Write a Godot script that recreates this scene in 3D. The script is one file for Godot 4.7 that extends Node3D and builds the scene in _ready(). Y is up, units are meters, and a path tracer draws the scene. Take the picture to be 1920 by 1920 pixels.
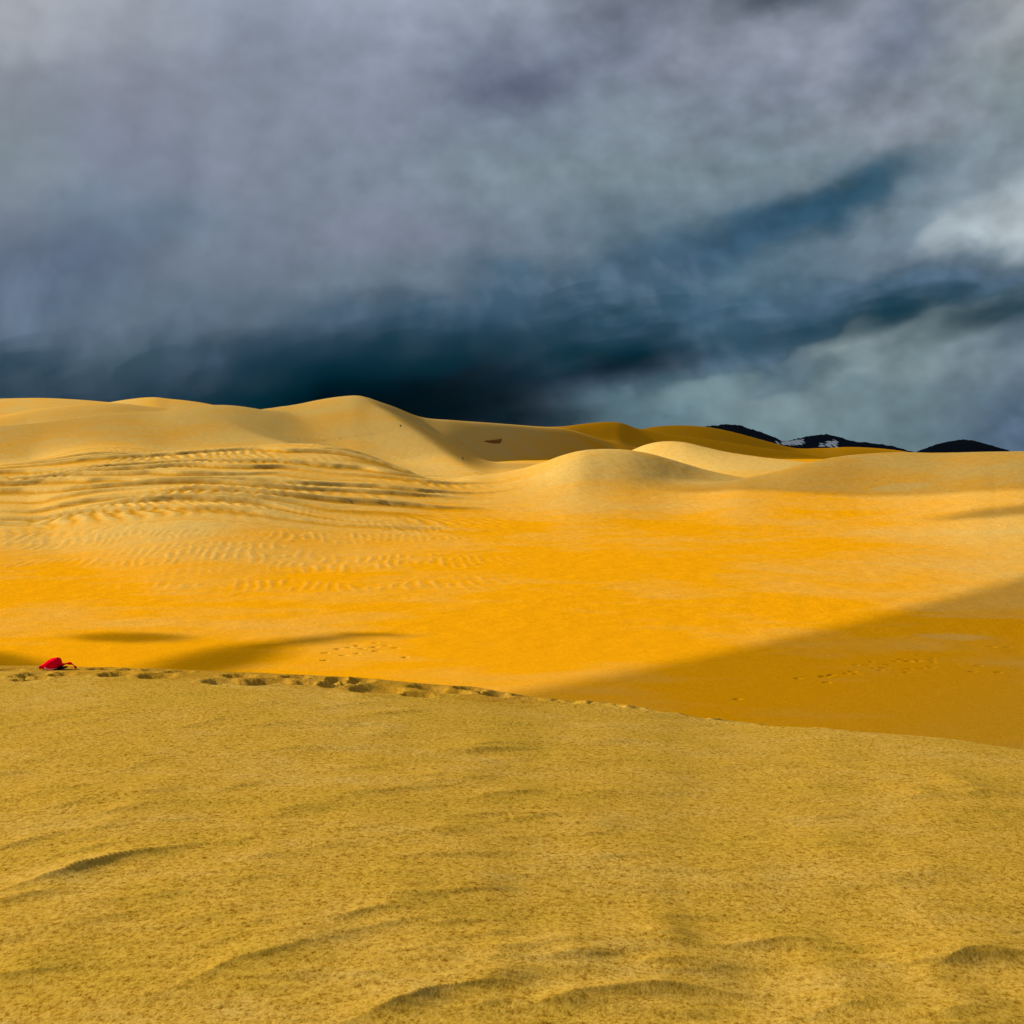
extends Node3D
# Storm over sand dunes. Units are metres, the photographer stands at the origin and looks along -Z.

const EYE := 1.6
const FOCAL := 2013.0      # focal length in units of the photograph's pixels, used only to turn surveyed sight lines into slopes
const PITCH := -2.28
const EXPOSURE := 1.85

var sun_dir: Vector3       # towards the sun
var taken := {}
var sand: StandardMaterial3D
var broad := FastNoiseLite.new()
var fine := FastNoiseLite.new()
var tone := FastNoiseLite.new()

# ------------------------------------------------------------------ helpers
func numbered(n: String) -> String:
	if not taken.has(n):
		taken[n] = 0
		return n
	taken[n] += 1
	return "%s_%03d" % [n, taken[n]]

func tag(o: Node, label: String, category: String, kind := "", group := "") -> void:
	o.set_meta("label", label)
	if category: o.set_meta("category", category)
	if kind: o.set_meta("kind", kind)
	if group: o.set_meta("group", group)

func mesh_node(called: String, m: Mesh, mat: Material, parent: Node = self) -> MeshInstance3D:
	var o := MeshInstance3D.new()
	o.name = numbered(called) if parent == self else called
	o.mesh = m
	if mat: o.material_override = mat
	parent.add_child(o, true)
	return o

func slope_of(v: float) -> float:       # sight line of the survey, as rise per metre of forward distance
	return tan(atan((960.0 - v) / FOCAL) + deg_to_rad(PITCH))

func side_of(u: float) -> float:
	return (u - 960.0) / FOCAL

func array_mesh(v: PackedVector3Array, n: PackedVector3Array, c: PackedColorArray, idx: PackedInt32Array) -> ArrayMesh:
	var a := []
	a.resize(Mesh.ARRAY_MAX)
	a[Mesh.ARRAY_VERTEX] = v
	a[Mesh.ARRAY_NORMAL] = n
	if c.size(): a[Mesh.ARRAY_COLOR] = c
	a[Mesh.ARRAY_INDEX] = idx
	var m := ArrayMesh.new()
	m.add_surface_from_arrays(Mesh.PRIMITIVE_TRIANGLES, a)
	return m

func noise(o: FastNoiseLite, sd: int, freq: float, oct: int) -> void:
	o.seed = sd
	o.noise_type = FastNoiseLite.TYPE_SIMPLEX_SMOOTH
	o.frequency = freq
	o.fractal_type = FastNoiseLite.FRACTAL_FBM if oct > 1 else FastNoiseLite.FRACTAL_NONE
	o.fractal_octaves = oct

# ------------------------------------------------------------------ sky
func srgb(r: float, g: float, b: float) -> Color:
	return Color(r / 255.0, g / 255.0, b / 255.0).srgb_to_linear()

# brightness of the cloud by direction: rows from 23 degrees up down to the horizon, columns from 25 degrees left to 25 degrees right
var sky_rows := PackedFloat32Array([0, 110, 220, 330, 440, 520, 600, 680, 760, 840])
var sky_table := [
	[[165, 170, 180], [152, 160, 173], [140, 150, 168], [153, 162, 180], [140, 150, 165], [114, 122, 138], [112, 120, 134], [128, 136, 148], [152, 160, 162]],
	[[150, 157, 168], [146, 154, 168], [130, 140, 158], [136, 146, 164], [120, 130, 150], [122, 132, 150], [138, 145, 160], [120, 130, 146], [150, 156, 162]],
	[[115, 125, 140], [120, 128, 147], [125, 135, 152], [127, 137, 155], [120, 134, 150], [124, 137, 150], [127, 137, 153], [128, 138, 150], [132, 145, 150]],
	[[108, 124, 138], [114, 125, 147], [121, 132, 150], [122, 134, 150], [121, 137, 148], [118, 135, 145], [120, 137, 148], [126, 140, 151], [125, 140, 150]],
	[[105, 121, 140], [95, 115, 138], [114, 127, 145], [121, 130, 148], [111, 125, 140], [100, 121, 135], [96, 118, 133], [116, 135, 148], [140, 155, 167]],
	[[68, 91, 121], [97, 112, 132], [107, 121, 139], [107, 123, 138], [74, 100, 121], [79, 104, 122], [88, 113, 130], [110, 128, 144], [150, 166, 177]],
	[[60, 88, 116], [88, 108, 128], [88, 108, 126], [52, 82, 105], [24, 66, 90], [48, 82, 104], [54, 87, 110], [60, 90, 112], [76, 98, 114]],
	[[42, 73, 98], [62, 88, 106], [12, 52, 80], [2, 46, 72], [4, 44, 70], [14, 54, 80], [76, 103, 118], [124, 143, 149], [112, 129, 142]],
	[[18, 52, 77], [12, 48, 72], [0, 24, 48], [0, 18, 42], [2, 32, 56], [92, 119, 130], [119, 141, 147], [104, 125, 133], [86, 106, 126]],
	[[14, 46, 72], [14, 46, 72], [0, 24, 48], [0, 22, 46], [20, 56, 76], [88, 114, 125], [108, 132, 139], [98, 120, 128], [74, 95, 118]],
]
# single clouds: [u, v, half length, half width, tilt in degrees, colour, share]
var cloud_marks := []
var sky_noise := FastNoiseLite.new()
var sky_noise_fine := FastNoiseLite.new()
var sky_warp := FastNoiseLite.new()
var grade := Gradient.new()

func sky_setup() -> void:
	noise(sky_noise, 11, 1.0, 5)
	noise(sky_noise_fine, 12, 1.0, 5)
	noise(sky_warp, 13, 1.0, 3)
	grade.offsets = PackedFloat32Array([0.0, 0.11, 0.18, 0.26, 0.45, 1.0])
	grade.colors = PackedColorArray([srgb(76, 92, 110), srgb(80, 94, 112), srgb(88, 100, 118), srgb(130, 137, 152), srgb(170, 175, 186), srgb(192, 195, 203)])
	for row in sky_table:
		for i in 9: row[i] = srgb(row[i][0], row[i][1], row[i][2])
	for a in [
		[950, 158, 120, 45, 6, [92, 99, 125], 0.75],
		[1455, 5, 110, 40, 10, [74, 84, 96], 0.85],
		[1660, 110, 60, 130, -35, [112, 122, 140], 0.6],
		[1560, 120, 40, 120, -40, [150, 156, 170], 0.5],
		[1290, 90, 60, 100, -30, [140, 146, 160], 0.5],
		[1640, 265, 150, 40, 4, [146, 154, 168], 0.7],
		[1610, 380, 130, 42, 12, [40, 82, 104], 0.8],
		[1500, 430, 150, 36, 20, [30, 76, 100], 0.8],
		[1360, 478, 190, 50, 17, [52, 86, 110], 0.9],
		[1180, 520, 190, 50, 12, [66, 92, 114], 0.7],
		[1890, 470, 120, 62, 10, [182, 194, 200], 0.95],
		[1800, 480, 90, 34, 20, [165, 178, 186], 0.7],
		[1780, 575, 330, 46, 9, [44, 76, 98], 0.95],
		[1560, 610, 260, 42, 18, [50, 82, 104], 0.9],
		[1760, 625, 180, 32, 12, [132, 150, 156], 0.8],
		[1640, 655, 110, 36, 24, [142, 160, 164], 0.9],
		[1500, 690, 90, 22, 14, [146, 164, 168], 0.9],
		[1690, 665, 70, 30, 22, [98, 120, 126], 0.6],
		[1560, 700, 60, 16, 18, [92, 116, 122], 0.7],
		[1440, 700, 110, 30, 8, [72, 98, 114], 0.9],
		[1330, 735, 110, 24, 14, [122, 146, 152], 0.8],
		[100, 510, 180, 70, 0, [66, 88, 118], 0.6],
		[90, 360, 70, 50, 20, [126, 142, 155], 0.4],
	]:
		var t := deg_to_rad(a[4])
		cloud_marks.append([float(a[0]), float(a[1]), float(a[2]), float(a[3]), cos(t), sin(t), srgb(a[5][0], a[5][1], a[5][2]), float(a[6])])

func table_at(u: float, v: float) -> Color:
	var x := clampf(u / 240.0, 0.0, 7.999)
	var i := int(x)
	var j := 0
	v = clampf(v, 0.0, 839.9)
	while sky_rows[j + 1] <= v: j += 1
	var fx := x - i
	var fy := (v - sky_rows[j]) / (sky_rows[j + 1] - sky_rows[j])
	fx = fx * fx * (3.0 - 2.0 * fx)
	fy = fy * fy * (3.0 - 2.0 * fy)
	var a: Color = sky_table[j][i]
	var b: Color = sky_table[j + 1][i]
	return a.lerp(sky_table[j][i + 1], fx).lerp(b.lerp(sky_table[j + 1][i + 1], fx), fy)

# low cloud is lifted to a least share of the usual sky; the rain cloud itself is built as mist
var usual := Color(0.09, 0.12, 0.165)
func low_lift(t: Color, el: float, lift := 1.0) -> Color:
	var least := 0.62 * smoothstep(13.5, 10.0, el)
	var lack := maxf(0.0, least * lift - (t.r + t.g + t.b) / (usual.r + usual.g + usual.b))
	return Color(t.r + lack * usual.r, t.g + lack * usual.g, t.b + lack * usual.b)

func sky_at(d: Vector3, az: float, el: float) -> Color:
	# the cloud deck: noise on a flattened dome, so that it crowds towards the horizon
	var k := 1.0 / (maxf(d.y, 0.0) + 0.25)
	var p := Vector3(d.x * k, d.y * 2.0, d.z * k)
	var w := sky_warp.get_noise_3dv(p * 1.3)
	var q := p + Vector3(w, w * 0.6, -w) * 0.35
	var n := sky_noise.get_noise_3dv(q * 1.5)
	var e := clampf(el / 90.0, 0.0, 1.0)
	var c := grade.sample(clampf(e + n * 0.05 * smoothstep(0.0, 0.12, e), 0.0, 1.0))
	var m := 1.0 + n * 0.4
	c = Color(c.r * m, c.g * m, c.b * m)
	var front := smoothstep(42.0, 28.0, absf(az)) * smoothstep(36.0, 24.0, el)
	if front > 0.0:
		var u := 960.0 + FOCAL * tan(deg_to_rad(az))
		var v := 960.0 - FOCAL * tan(deg_to_rad(el - PITCH))
		# turbulent edges: a coarse and a fine displacement, then wisps drawn out along the wind
		var g := Vector3(u * 0.0026, v * 0.0042, 3.0)
		var wx := sky_warp.get_noise_3dv(g) * 60.0 + sky_noise_fine.get_noise_3dv(g * 3.2) * 34.0
		var wy := sky_warp.get_noise_3dv(g + Vector3(40, 7, 0)) * 36.0 + sky_noise_fine.get_noise_3dv(g * 3.2 + Vector3(9, 4, 2)) * 26.0
		var t := table_at(u + wx, v + wy)
		for a in cloud_marks:
			var x: float = u + wx * 0.8 - a[0]
			var y: float = v + wy * 0.8 - a[1]
			var s: float = (x * a[4] - y * a[5]) / a[2]
			var r2: float = (y * a[4] + x * a[5]) / a[3]
			var r := s * s + r2 * r2
			if r < 2.4:
				var f := 1.0 - r / 2.4
				f = f * f * (1.6 - 0.6 * f)
				t = t.lerp(a[6], f * float(a[7]))
		var lean := smoothstep(300.0, 1500.0, u)
		var sx := u * lerpf(0.0045, 0.0030, lean) + v * lerpf(0.0012, 0.0038, lean)
		var sy := v * lerpf(0.0016, 0.0030, lean) - u * lerpf(0.0, 0.0020, lean)
		var wisp := sky_noise_fine.get_noise_3d(sx * 1.6, sy * 1.6, 8.0) * 0.26 + sky_noise_fine.get_noise_3d(u * 0.012, v * 0.017, 20.0) * 0.22
		wisp *= lerpf(0.55, 1.0, lean)
		m = 1.0 + wisp
		t = Color(t.r * m, t.g * m, t.b * m)
		c = c.lerp(low_lift(t, el, 1.12 + clampf(sky_noise_fine.get_noise_3d(sx * 2.2, sy * 3.6, 31.0) * 0.6 + wisp * 0.4, -0.1, 0.5)), front)
	# thinner cloud round the sun
	var glow := maxf(0.0, d.dot(sun_dir))
	return c.lerp(srgb(225, 224, 222), pow(glow, 6.0) * 0.75)

const SKY_TURN := 90.0     # the picture's edges meet behind the right shoulder instead of straight ahead
func sky_pixel(im: Image, i: int, j: int, w: int, h: int) -> void:
	var el := 90.0 - (j + 0.5) * 180.0 / h
	var az := wrapf((i + 0.5) * 360.0 / w - 180.0 + SKY_TURN, -180.0, 180.0)
	if el < -1.5:
		im.set_pixel(i, j, Color(0.2, 0.14, 0.05))
		return
	var d := Vector3(sin(deg_to_rad(az)) * cos(deg_to_rad(el)), sin(deg_to_rad(el)), -cos(deg_to_rad(az)) * cos(deg_to_rad(el)))
	var c := sky_at(d, az, el)
	im.set_pixel(i, j, Color(c.r / EXPOSURE, c.g / EXPOSURE, c.b / EXPOSURE))

func make_sky() -> Image:
	sky_setup()
	var low := Image.create(512, 256, false, Image.FORMAT_RGBF)
	for j in 256:
		for i in 512: sky_pixel(low, i, j, 512, 256)
	low.resize(4096, 2048, Image.INTERPOLATE_CUBIC)
	var med := [[], [], []]
	for j in range(99, 114):
		for i in 512:
			var c := low.get_pixel(i * 8 + 4, j * 8 + 4)
			med[0].append(c.r * EXPOSURE); med[1].append(c.g * EXPOSURE); med[2].append(c.b * EXPOSURE)
	for q in med: q.sort()
	usual = Color(med[0][med[0].size() / 2], med[1][med[1].size() / 2], med[2][med[2].size() / 2])
	# the sector in front of the photographer at full detail
	for j in range(700, 1026):
		for i in range(660, 1388): sky_pixel(low, i, j, 4096, 2048)
	return low

func fog(called: String, parent: Node, shape: int, at: Transform3D, size: Vector3, mat: FogMaterial) -> void:
	var f := FogVolume.new()
	f.name = called
	f.shape = shape
	f.size = size
	f.material = mat
	f.transform = at
	parent.add_child(f, true)

var shade_root: Node3D
# one sheet of the added cloud, placed by the patch of ground it shades
func shade_bank(ground: Vector3, along_deg: float, half_len: float, half_wid: float, tau: float, box: bool, away: float) -> void:
	var a := deg_to_rad(along_deg)      # 0 points right, 90 away from the photographer
	var along := Vector3(cos(a), 0, -sin(a))
	var across := Vector3(sin(a), 0, cos(a))
	var x := (along - sun_dir * along.dot(sun_dir)).normalized()
	var y := sun_dir.cross(x)
	var size := Vector3(2.0 * half_len * along.dot(x), 2.0 * half_wid * absf(across.dot(y)), 12.0)
	fog("shade_bank", shade_root, RenderingServer.FOG_VOLUME_SHAPE_BOX if box else RenderingServer.FOG_VOLUME_SHAPE_ELLIPSOID, Transform3D(Basis(x, y, sun_dir), ground + sun_dir * away), size, fog_mat(Color(0.75, 0.78, 0.82), tau / 12.0))

func fog_mat(c: Color, density: float) -> FogMaterial:
	var m := FogMaterial.new()
	m.albedo = c
	m.density = density
	return m

# ------------------------------------------------------------------ dunes
class Crest:
	var called := ""
	var front := 0.2        # steepness towards the photographer
	var back := 0.4
	var round_front := 10.0 # how rounded the crest is
	var round_back := 6.0
	var blend := 3.0
	var pale := 0.0         # how much pale dune sand it carries
	var s := PackedFloat32Array()
	var d := PackedFloat32Array()
	var h := PackedFloat32Array()
	var at_d := PackedFloat32Array()
	var at_h := PackedFloat32Array()
	var soft_h := PackedFloat32Array()
	var soft_d := PackedFloat32Array()
	var relax := 60.0
	var label := ""

var pale_patches := [[34.0, 83.0, 4.0, 2.2, 0.5], [42.0, 94.0, 7.0, 1.4, 0.3], [78.0, 214.0, 7.0, 5.0, 0.9]]  # paler ovals in the sand colour; the last stands in for a sun gap
var crests: Array[Crest] = []

func crest(label: String, pts: Array, front: float, back: float, rf: float, rb: float, blend: float, pale: float) -> Crest:
	var c := Crest.new()
	c.label = label
	c.front = front; c.back = back; c.round_front = rf; c.round_back = rb; c.blend = blend; c.pale = pale
	for p in pts:
		c.s.append(side_of(p[0]))
		c.d.append(p[2])
		c.h.append(EYE + slope_of(p[1]) * float(p[2]))
	crests.append(c)
	return c

func curve_at(xs: PackedFloat32Array, ys: PackedFloat32Array, x: float) -> float:
	var n := xs.size()
	if x <= xs[0]:
		return ys[0] + (x - xs[0]) * (ys[1] - ys[0]) / (xs[1] - xs[0])
	if x >= xs[n - 1]:
		return ys[n - 1] + (x - xs[n - 1]) * (ys[n - 1] - ys[n - 2]) / (xs[n - 1] - xs[n - 2])
	var i := 0
	while xs[i + 1] < x: i += 1
	# cubic Hermite with limited tangents
	var h := xs[i + 1] - xs[i]
	var t := (x - xs[i]) / h
	var m1 := (ys[i + 1] - ys[i]) / h
	var m0 := m1 if i == 0 else (ys[i] - ys[i - 1]) / (xs[i] - xs[i - 1])
	var m2 := m1 if i + 2 >= n else (ys[i + 2] - ys[i + 1]) / (xs[i + 2] - xs[i + 1])
	var ta := (m0 + m1) * 0.5
	var tb := (m1 + m2) * 0.5
	var t2 := t * t
	var t3 := t2 * t
	return ys[i] * (2 * t3 - 3 * t2 + 1) + ta * h * (t3 - 2 * t2 + t) + ys[i + 1] * (3 * t2 - 2 * t3) + tb * h * (t3 - t2)

var floor_d := PackedFloat32Array([0, 20, 54, 80, 120, 170, 220, 300, 400, 600, 1000, 2000, 8000])
var floor_h := PackedFloat32Array([-9, -9.5, -11.2, -11.4, -10.4, -8.0, -4.6, -0.4, 3.0, 7.0, 10.0, 6.0, -20.0])

# spurs: ridges that run down a dune; [x, z, height] points, then [left steepness, right steepness, roundness, blend]
var spurs := []
func spur(pts: Array, left: float, right: float, rounding: float, blend: float) -> void:
	var p := []
	for a in pts:
		p.append(Vector3(side_of(a[0]) * a[2], EYE + slope_of(a[1]) * float(a[2]), -float(a[2])))
	var lo := Vector2(1e9, 1e9)
	var hi := -lo
	for a in p:
		lo = lo.min(Vector2(a.x, a.z)); hi = hi.max(Vector2(a.x, a.z))
	spurs.append([p, left, right, rounding, blend, lo - Vector2(90, 40), hi + Vector2(90, 40)])

func spur_height(sp: Array, x: float, z: float) -> float:
	var best := 1e9
	var out := -1e9
	var p: Array = sp[0]
	for i in p.size() - 1:
		var a: Vector3 = p[i]
		var b: Vector3 = p[i + 1]
		var ex := b.x - a.x
		var ez := b.z - a.z
		var l2 := ex * ex + ez * ez
		var t := clampf(((x - a.x) * ex + (z - a.z) * ez) / l2, 0.0, 1.0)
		var dx := x - a.x - ex * t
		var dz := z - a.z - ez * t
		var dd := dx * dx + dz * dz
		if dd < best:
			best = dd
			var side := ex * (z - a.z) - ez * (x - a.x)
			var dist := sqrt(dd)
			var r: float = sp[3]
			# walking down towards the photographer, the picture's right is on the left hand
			var k: float = sp[2] if side < 0.0 else sp[1]
			out = a.y + (b.y - a.y) * t - k * (sqrt(dist * dist + r * r) - r)
	return out

var shade_tint := 0.0     # light and shade put into the sand colour: pale lit crests, dark shaded hollows
func terrace(x: float, d: float, s: float) -> float:
	shade_tint = 0.0
	# wind-cut steps with small cross ripples on the left flank
	var region := smoothstep(150.0, 185.0, d) * smoothstep(330.0, 270.0, d) * smoothstep(0.03, -0.14, s)
	if region <= 0.0: return 0.0
	var bend := broad.get_noise_2d(x * 0.45, d * 0.6) * 16.0 + fine.get_noise_2d(x * 0.25, d * 0.1) * 1.2
	var t := (d + bend + x * 0.06) / 8.6
	var f := t - floorf(t)
	var amp := clampf(0.52 + broad.get_noise_2d(x * 0.45 + 300.0, floorf(t) * 37.0 + d * 0.3) * 2.2, 0.04, 0.95)
	var step := f / 0.2 if f < 0.2 else (1.0 - f) / 0.8
	step = step * step * (3.0 - 2.0 * step) if f < 0.2 else step
	# cross ripples sit on the gentle side
	var u := (x + d * 0.42 + broad.get_noise_2d(x * 2.0, d * 2.0) * 2.5) / (2.6 + 0.7 * sin(floorf(t) * 2.4))
	var rip := absf(2.0 * (u - floorf(u)) - 1.0)
	var where := clampf(0.22 + broad.get_noise_2d(x * 0.7 - 700.0, d * 1.0) * 3.0, 0.0, 1.0)
	var patch := clampf(0.5 + broad.get_noise_2d(x * 0.8 + 50.0, d * 2.0 - 400.0) * 1.6, 0.0, 1.0)
	shade_tint = region * clampf((rip - 0.45) * 1.6 * where + smoothstep(0.3, 0.16, f) * smoothstep(0.06, 0.16, f) * 0.9 * amp - smoothstep(0.55, 0.9, f) * 0.9 * patch - smoothstep(0.14, 0.04, f) * 0.8 * amp, -1.0, 1.0)
	return region * (step * amp * 1.1 + rip * 0.36 * where * smoothstep(0.15, 0.35, f) * smoothstep(1.0, 0.9, f))

func ripples(x: float, d: float, s: float) -> float:
	# low ripple field on the valley's left
	var region := smoothstep(100.0, 118.0, d) * smoothstep(200.0, 160.0, d) * smoothstep(0.06, -0.10, s)
	if region <= 0.0: return 0.0
	var u := (x * 0.95 + d * 0.18 + broad.get_noise_2d(x * 1.8, d * 1.2) * 1.8 + fine.get_noise_2d(x * 0.5, d * 0.3) * 0.4) / 1.3
	var rip := absf(2.0 * (u - floorf(u)) - 1.0)
	var where := clampf(broad.get_noise_2d(x * 1.1 + 90.0, d * 2.2) * 2.8 + 0.25, 0.0, 1.0) * smoothstep(-0.35, 0.2, fine.get_noise_2d(x * 0.7, d * 0.6))
	shade_tint += region * where * (rip - 0.35) * 0.75
	return region * rip * rip * 0.085 * where

# footprints: [x, d, half length, half width, turn, depth]
var prints := []
func print_at(u: float, v: float, ground: float, len: float, wid: float, turn: float, depth: float) -> void:
	var d := (ground - EYE) / slope_of(v)
	prints.append([side_of(u) * d, d, len, wid, cos(turn), sin(turn), depth])

func dents(x: float, d: float) -> float:
	var h := 0.0
	for p in prints:
		var dx: float = x - p[0]
		var dd: float = d - p[1]
		if absf(dx) > p[2] * 2.0 or absf(dd) > p[2] * 2.0: continue
		var a: float = (dx * p[4] + dd * p[5]) / p[2]
		var b: float = (dd * p[4] - dx * p[5]) / p[3]
		var r := a * a + b * b
		if r < 1.0:
			h -= p[6] * minf(1.0, (1.0 - r) * 2.2)
		elif r < 2.4:
			h += p[6] * 0.10 * sin((r - 1.0) / 1.4 * PI)
	return h

func sand_color(pale: float, grey: float, brown_mix := 0.0) -> Color:
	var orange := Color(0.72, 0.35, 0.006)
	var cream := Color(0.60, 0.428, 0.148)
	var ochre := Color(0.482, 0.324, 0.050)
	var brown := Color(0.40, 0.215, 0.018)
	return orange.lerp(cream, pale).lerp(ochre, grey).lerp(brown, brown_mix)

func soften(a: PackedFloat32Array, r: int) -> PackedFloat32Array:
	# the outline of a crest loses its detail on the way down the slope
	var n := a.size()
	for pass_no in 2:
		var sums := PackedFloat32Array([0.0])
		for i in n: sums.append(sums[i] + a[i])
		var b := PackedFloat32Array()
		for i in n:
			var k := mini(r, mini(i, n - 1 - i))
			b.append((sums[i + k + 1] - sums[i - k]) / (2.0 * k + 1.0))
		a = b
	return a

func build_dunes() -> void:
	crest("far pale dune on the skyline at the left edge", [[-900, 760, 800], [-300, 752, 800], [0, 748, 800], [90, 747, 800], [200, 754, 800], [400, 778, 800], [700, 830, 800]], 0.16, 0.4, 20, 20, 4, 0.75)
	crest("small rounded dune top on the skyline with a tiny walker", [[100, 775, 640], [205, 755, 640], [250, 748, 640], [290, 745, 640], [320, 748, 640], [350, 751, 640], [390, 757, 640], [480, 778, 640], [560, 800, 640]], 0.18, 0.4, 8, 12, 2, 0.8)
	crest("broad smooth dune rising at the left", [[-1200, 880, 460], [-300, 805, 480], [0, 780, 480], [60, 770, 480], [150, 760, 480], [220, 757, 480], [280, 763, 480], [330, 770, 480], [420, 800, 480], [560, 850, 480]], 0.115, 0.35, 18, 12, 4, 0.75)
	crest("curved dune shoulder left of the tall peak", [[200, 815, 440], [325, 769, 440], [360, 763, 440], [400, 760, 440], [440, 761, 440], [490, 768, 440], [528, 775, 440], [600, 806, 430], [700, 860, 420]], 0.13, 0.4, 10, 8, 3, 0.9)
	crest("tall peaked dune against the darkest cloud", [[380, 830, 470], [450, 800, 470], [528, 775, 470], [560, 763, 470], [600, 752, 470], [640, 746, 470], [670, 745, 470], [700, 750, 475], [740, 763, 485], [790, 782, 505], [850, 788, 540], [920, 793, 590], [1000, 799, 650], [1060, 804, 690], [1150, 830, 720]], 0.2, 0.5, 6, 6, 3, 0.85)
	crest("distant dune with a small reddish tip", [[900, 830, 700], [1000, 803, 720], [1060, 799, 740], [1100, 794, 755], [1140, 791, 765], [1165, 793, 770], [1190, 802, 780], [1230, 810, 790], [1290, 818, 800], [1420, 838, 820], [1500, 850, 830], [1600, 872, 830]], 0.24, 0.5, 14, 8, 3, 0.4).relax = 22.0
	crest("brown far dune in front of the mountains", [[1080, 840, 900], [1150, 818, 900], [1215, 802, 920], [1250, 798, 930], [1320, 800, 950], [1360, 807, 960], [1400, 817, 970], [1440, 828, 980], [1490, 840, 990], [1540, 840, 1000], [1590, 838, 1000], [1640, 840, 1000], [1700, 847, 1000], [1800, 870, 1000]], 0.25, 0.5, 8, 8, 3, 0.35)
	crest("low dune below the left shoulder", [[100, 862, 290], [300, 850, 295], [450, 839, 300], [560, 834, 300], [640, 842, 295], [700, 862, 285], [750, 882, 275], [800, 900, 268], [900, 930, 260]], 0.10, 0.35, 6, 5, 2, 0.8)
	crest("long low dune tongue running into the valley", [[200, 885, 250], [400, 873, 255], [550, 869, 258], [640, 877, 256], [760, 892, 250], [850, 908, 244], [930, 925, 238], [1010, 938, 232], [1100, 956, 228]], 0.12, 0.3, 5, 4, 2, 0.75)
	crest("pale dune behind the middle mound", [[1080, 885, 400], [1140, 862, 395], [1180, 846, 390], [1210, 834, 385], [1240, 828, 380], [1280, 829, 372], [1320, 838, 362], [1360, 847, 352], [1420, 856, 340], [1480, 863, 330], [1520, 868, 325], [1580, 880, 320], [1700, 915, 320]], 0.12, 0.5, 7, 5, 2, 1.0)
	crest("rounded mound in the middle", [[820, 915, 262], [880, 895, 262], [930, 889, 262], [980, 878, 262], [1020, 866, 261], [1060, 852, 260], [1090, 845, 260], [1130, 842, 262], [1180, 844, 264], [1220, 851, 266], [1260, 862, 268], [1320, 880, 270], [1380, 897, 270], [1450, 917, 268], [1560, 950, 265]], 0.16, 0.5, 7, 5, 4, 0.9)
	crest("broad smooth dune at the right", [[1200, 955, 235], [1300, 930, 236], [1380, 906, 238], [1440, 890, 245], [1500, 871, 252], [1560, 858, 258], [1620, 851, 262], [1680, 848, 262], [1760, 849, 258], [1850, 847, 250], [1920, 846, 245], [2300, 838, 230], [3000, 850, 220]], 0.2, 0.4, 14, 8, 6, 0.75)
	# spurs run from the top towards the photographer
	spur([[672, 745, 468], [720, 772, 430], [770, 806, 395], [830, 850, 352], [885, 889, 312]], 0.16, 0.5, 4.0, 3.0)
	spur([[365, 768, 436], [420, 792, 395], [480, 816, 360], [560, 838, 330]], 0.12, 0.22, 3.0, 3.0)

	# prints on the crest of the near dune are in the near sheet, those here are in the valley
	var rng := RandomNumberGenerator.new()
	rng.seed = 5
	for a in [[608, 1221], [632, 1213], [652, 1211], [668, 1208], [676, 1214], [700, 1211], [702, 1204], [724, 1208], [684, 1216], [606, 1234], [643, 1225], [758, 1229], [668, 1222], [705, 1218], [740, 1212]]:
		print_at(a[0], a[1], -11.3, rng.randf_range(0.22, 0.36), rng.randf_range(0.16, 0.24), rng.randf_range(-0.4, 0.6), rng.randf_range(0.10, 0.17))
	for k in 34:
		var u := rng.randf_range(1540, 1760)
		var v := 1246.0 - (u - 1650.0) * 0.16 + rng.randf_range(-16, 16)
		print_at(u, v, -11.2, rng.randf_range(0.18, 0.34), rng.randf_range(0.13, 0.2), rng.randf_range(-0.6, 0.6), rng.randf_range(0.08, 0.16))
	for a in [[1862, 1205], [1868, 1206], [1895, 1206], [1500, 1265], [1840, 1240], [1878, 1252], [1830, 1251], [1386, 1306]]:
		print_at(a[0], a[1], -11.2, 0.3, 0.2, 0.2, 0.12)

	for a in [[1076, 991], [1100, 990], [1110, 991], [1118, 990], [1650, 969]]:
		print_at(a[0], a[1], -8.2, 0.7, 0.6, 0.0, 0.4)

	# the sheet: rows by forward distance, columns by direction
	var rows := PackedFloat32Array()
	var d := 14.0
	while d < 6500.0:
		rows.append(d)
		if d < 50.0: d += 1.2
		elif d < 84.0: d += 0.17
		elif d < 150.0: d += 0.42
		elif d < 320.0: d += 0.62
		elif d < 1010.0: d *= 1.0052
		else: d *= 1.06
	var cols := PackedFloat32Array()
	for i in range(-30, 0): cols.append(-0.51 + 0.036 * i)
	for i in 681: cols.append(-0.51 + 1.02 * i / 680.0)
	for i in range(1, 31): cols.append(0.51 + 0.036 * i)
	var nr := rows.size()
	var nc := cols.size()
	for c in crests:
		c.at_d.resize(nc); c.at_h.resize(nc)
		for i in nc:
			c.at_d[i] = curve_at(c.s, c.d, cols[i])
			c.at_h[i] = curve_at(c.s, c.h, cols[i])
		c.soft_h = soften(c.at_h, 70)
	var fl := PackedFloat32Array()
	for r in rows: fl.append(curve_at(floor_d, floor_h, r))
	var v := PackedVector3Array(); v.resize(nr * nc)
	var col := PackedColorArray(); col.resize(nr * nc)
	var id := PackedInt32Array(); id.resize(nr * nc)
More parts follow.
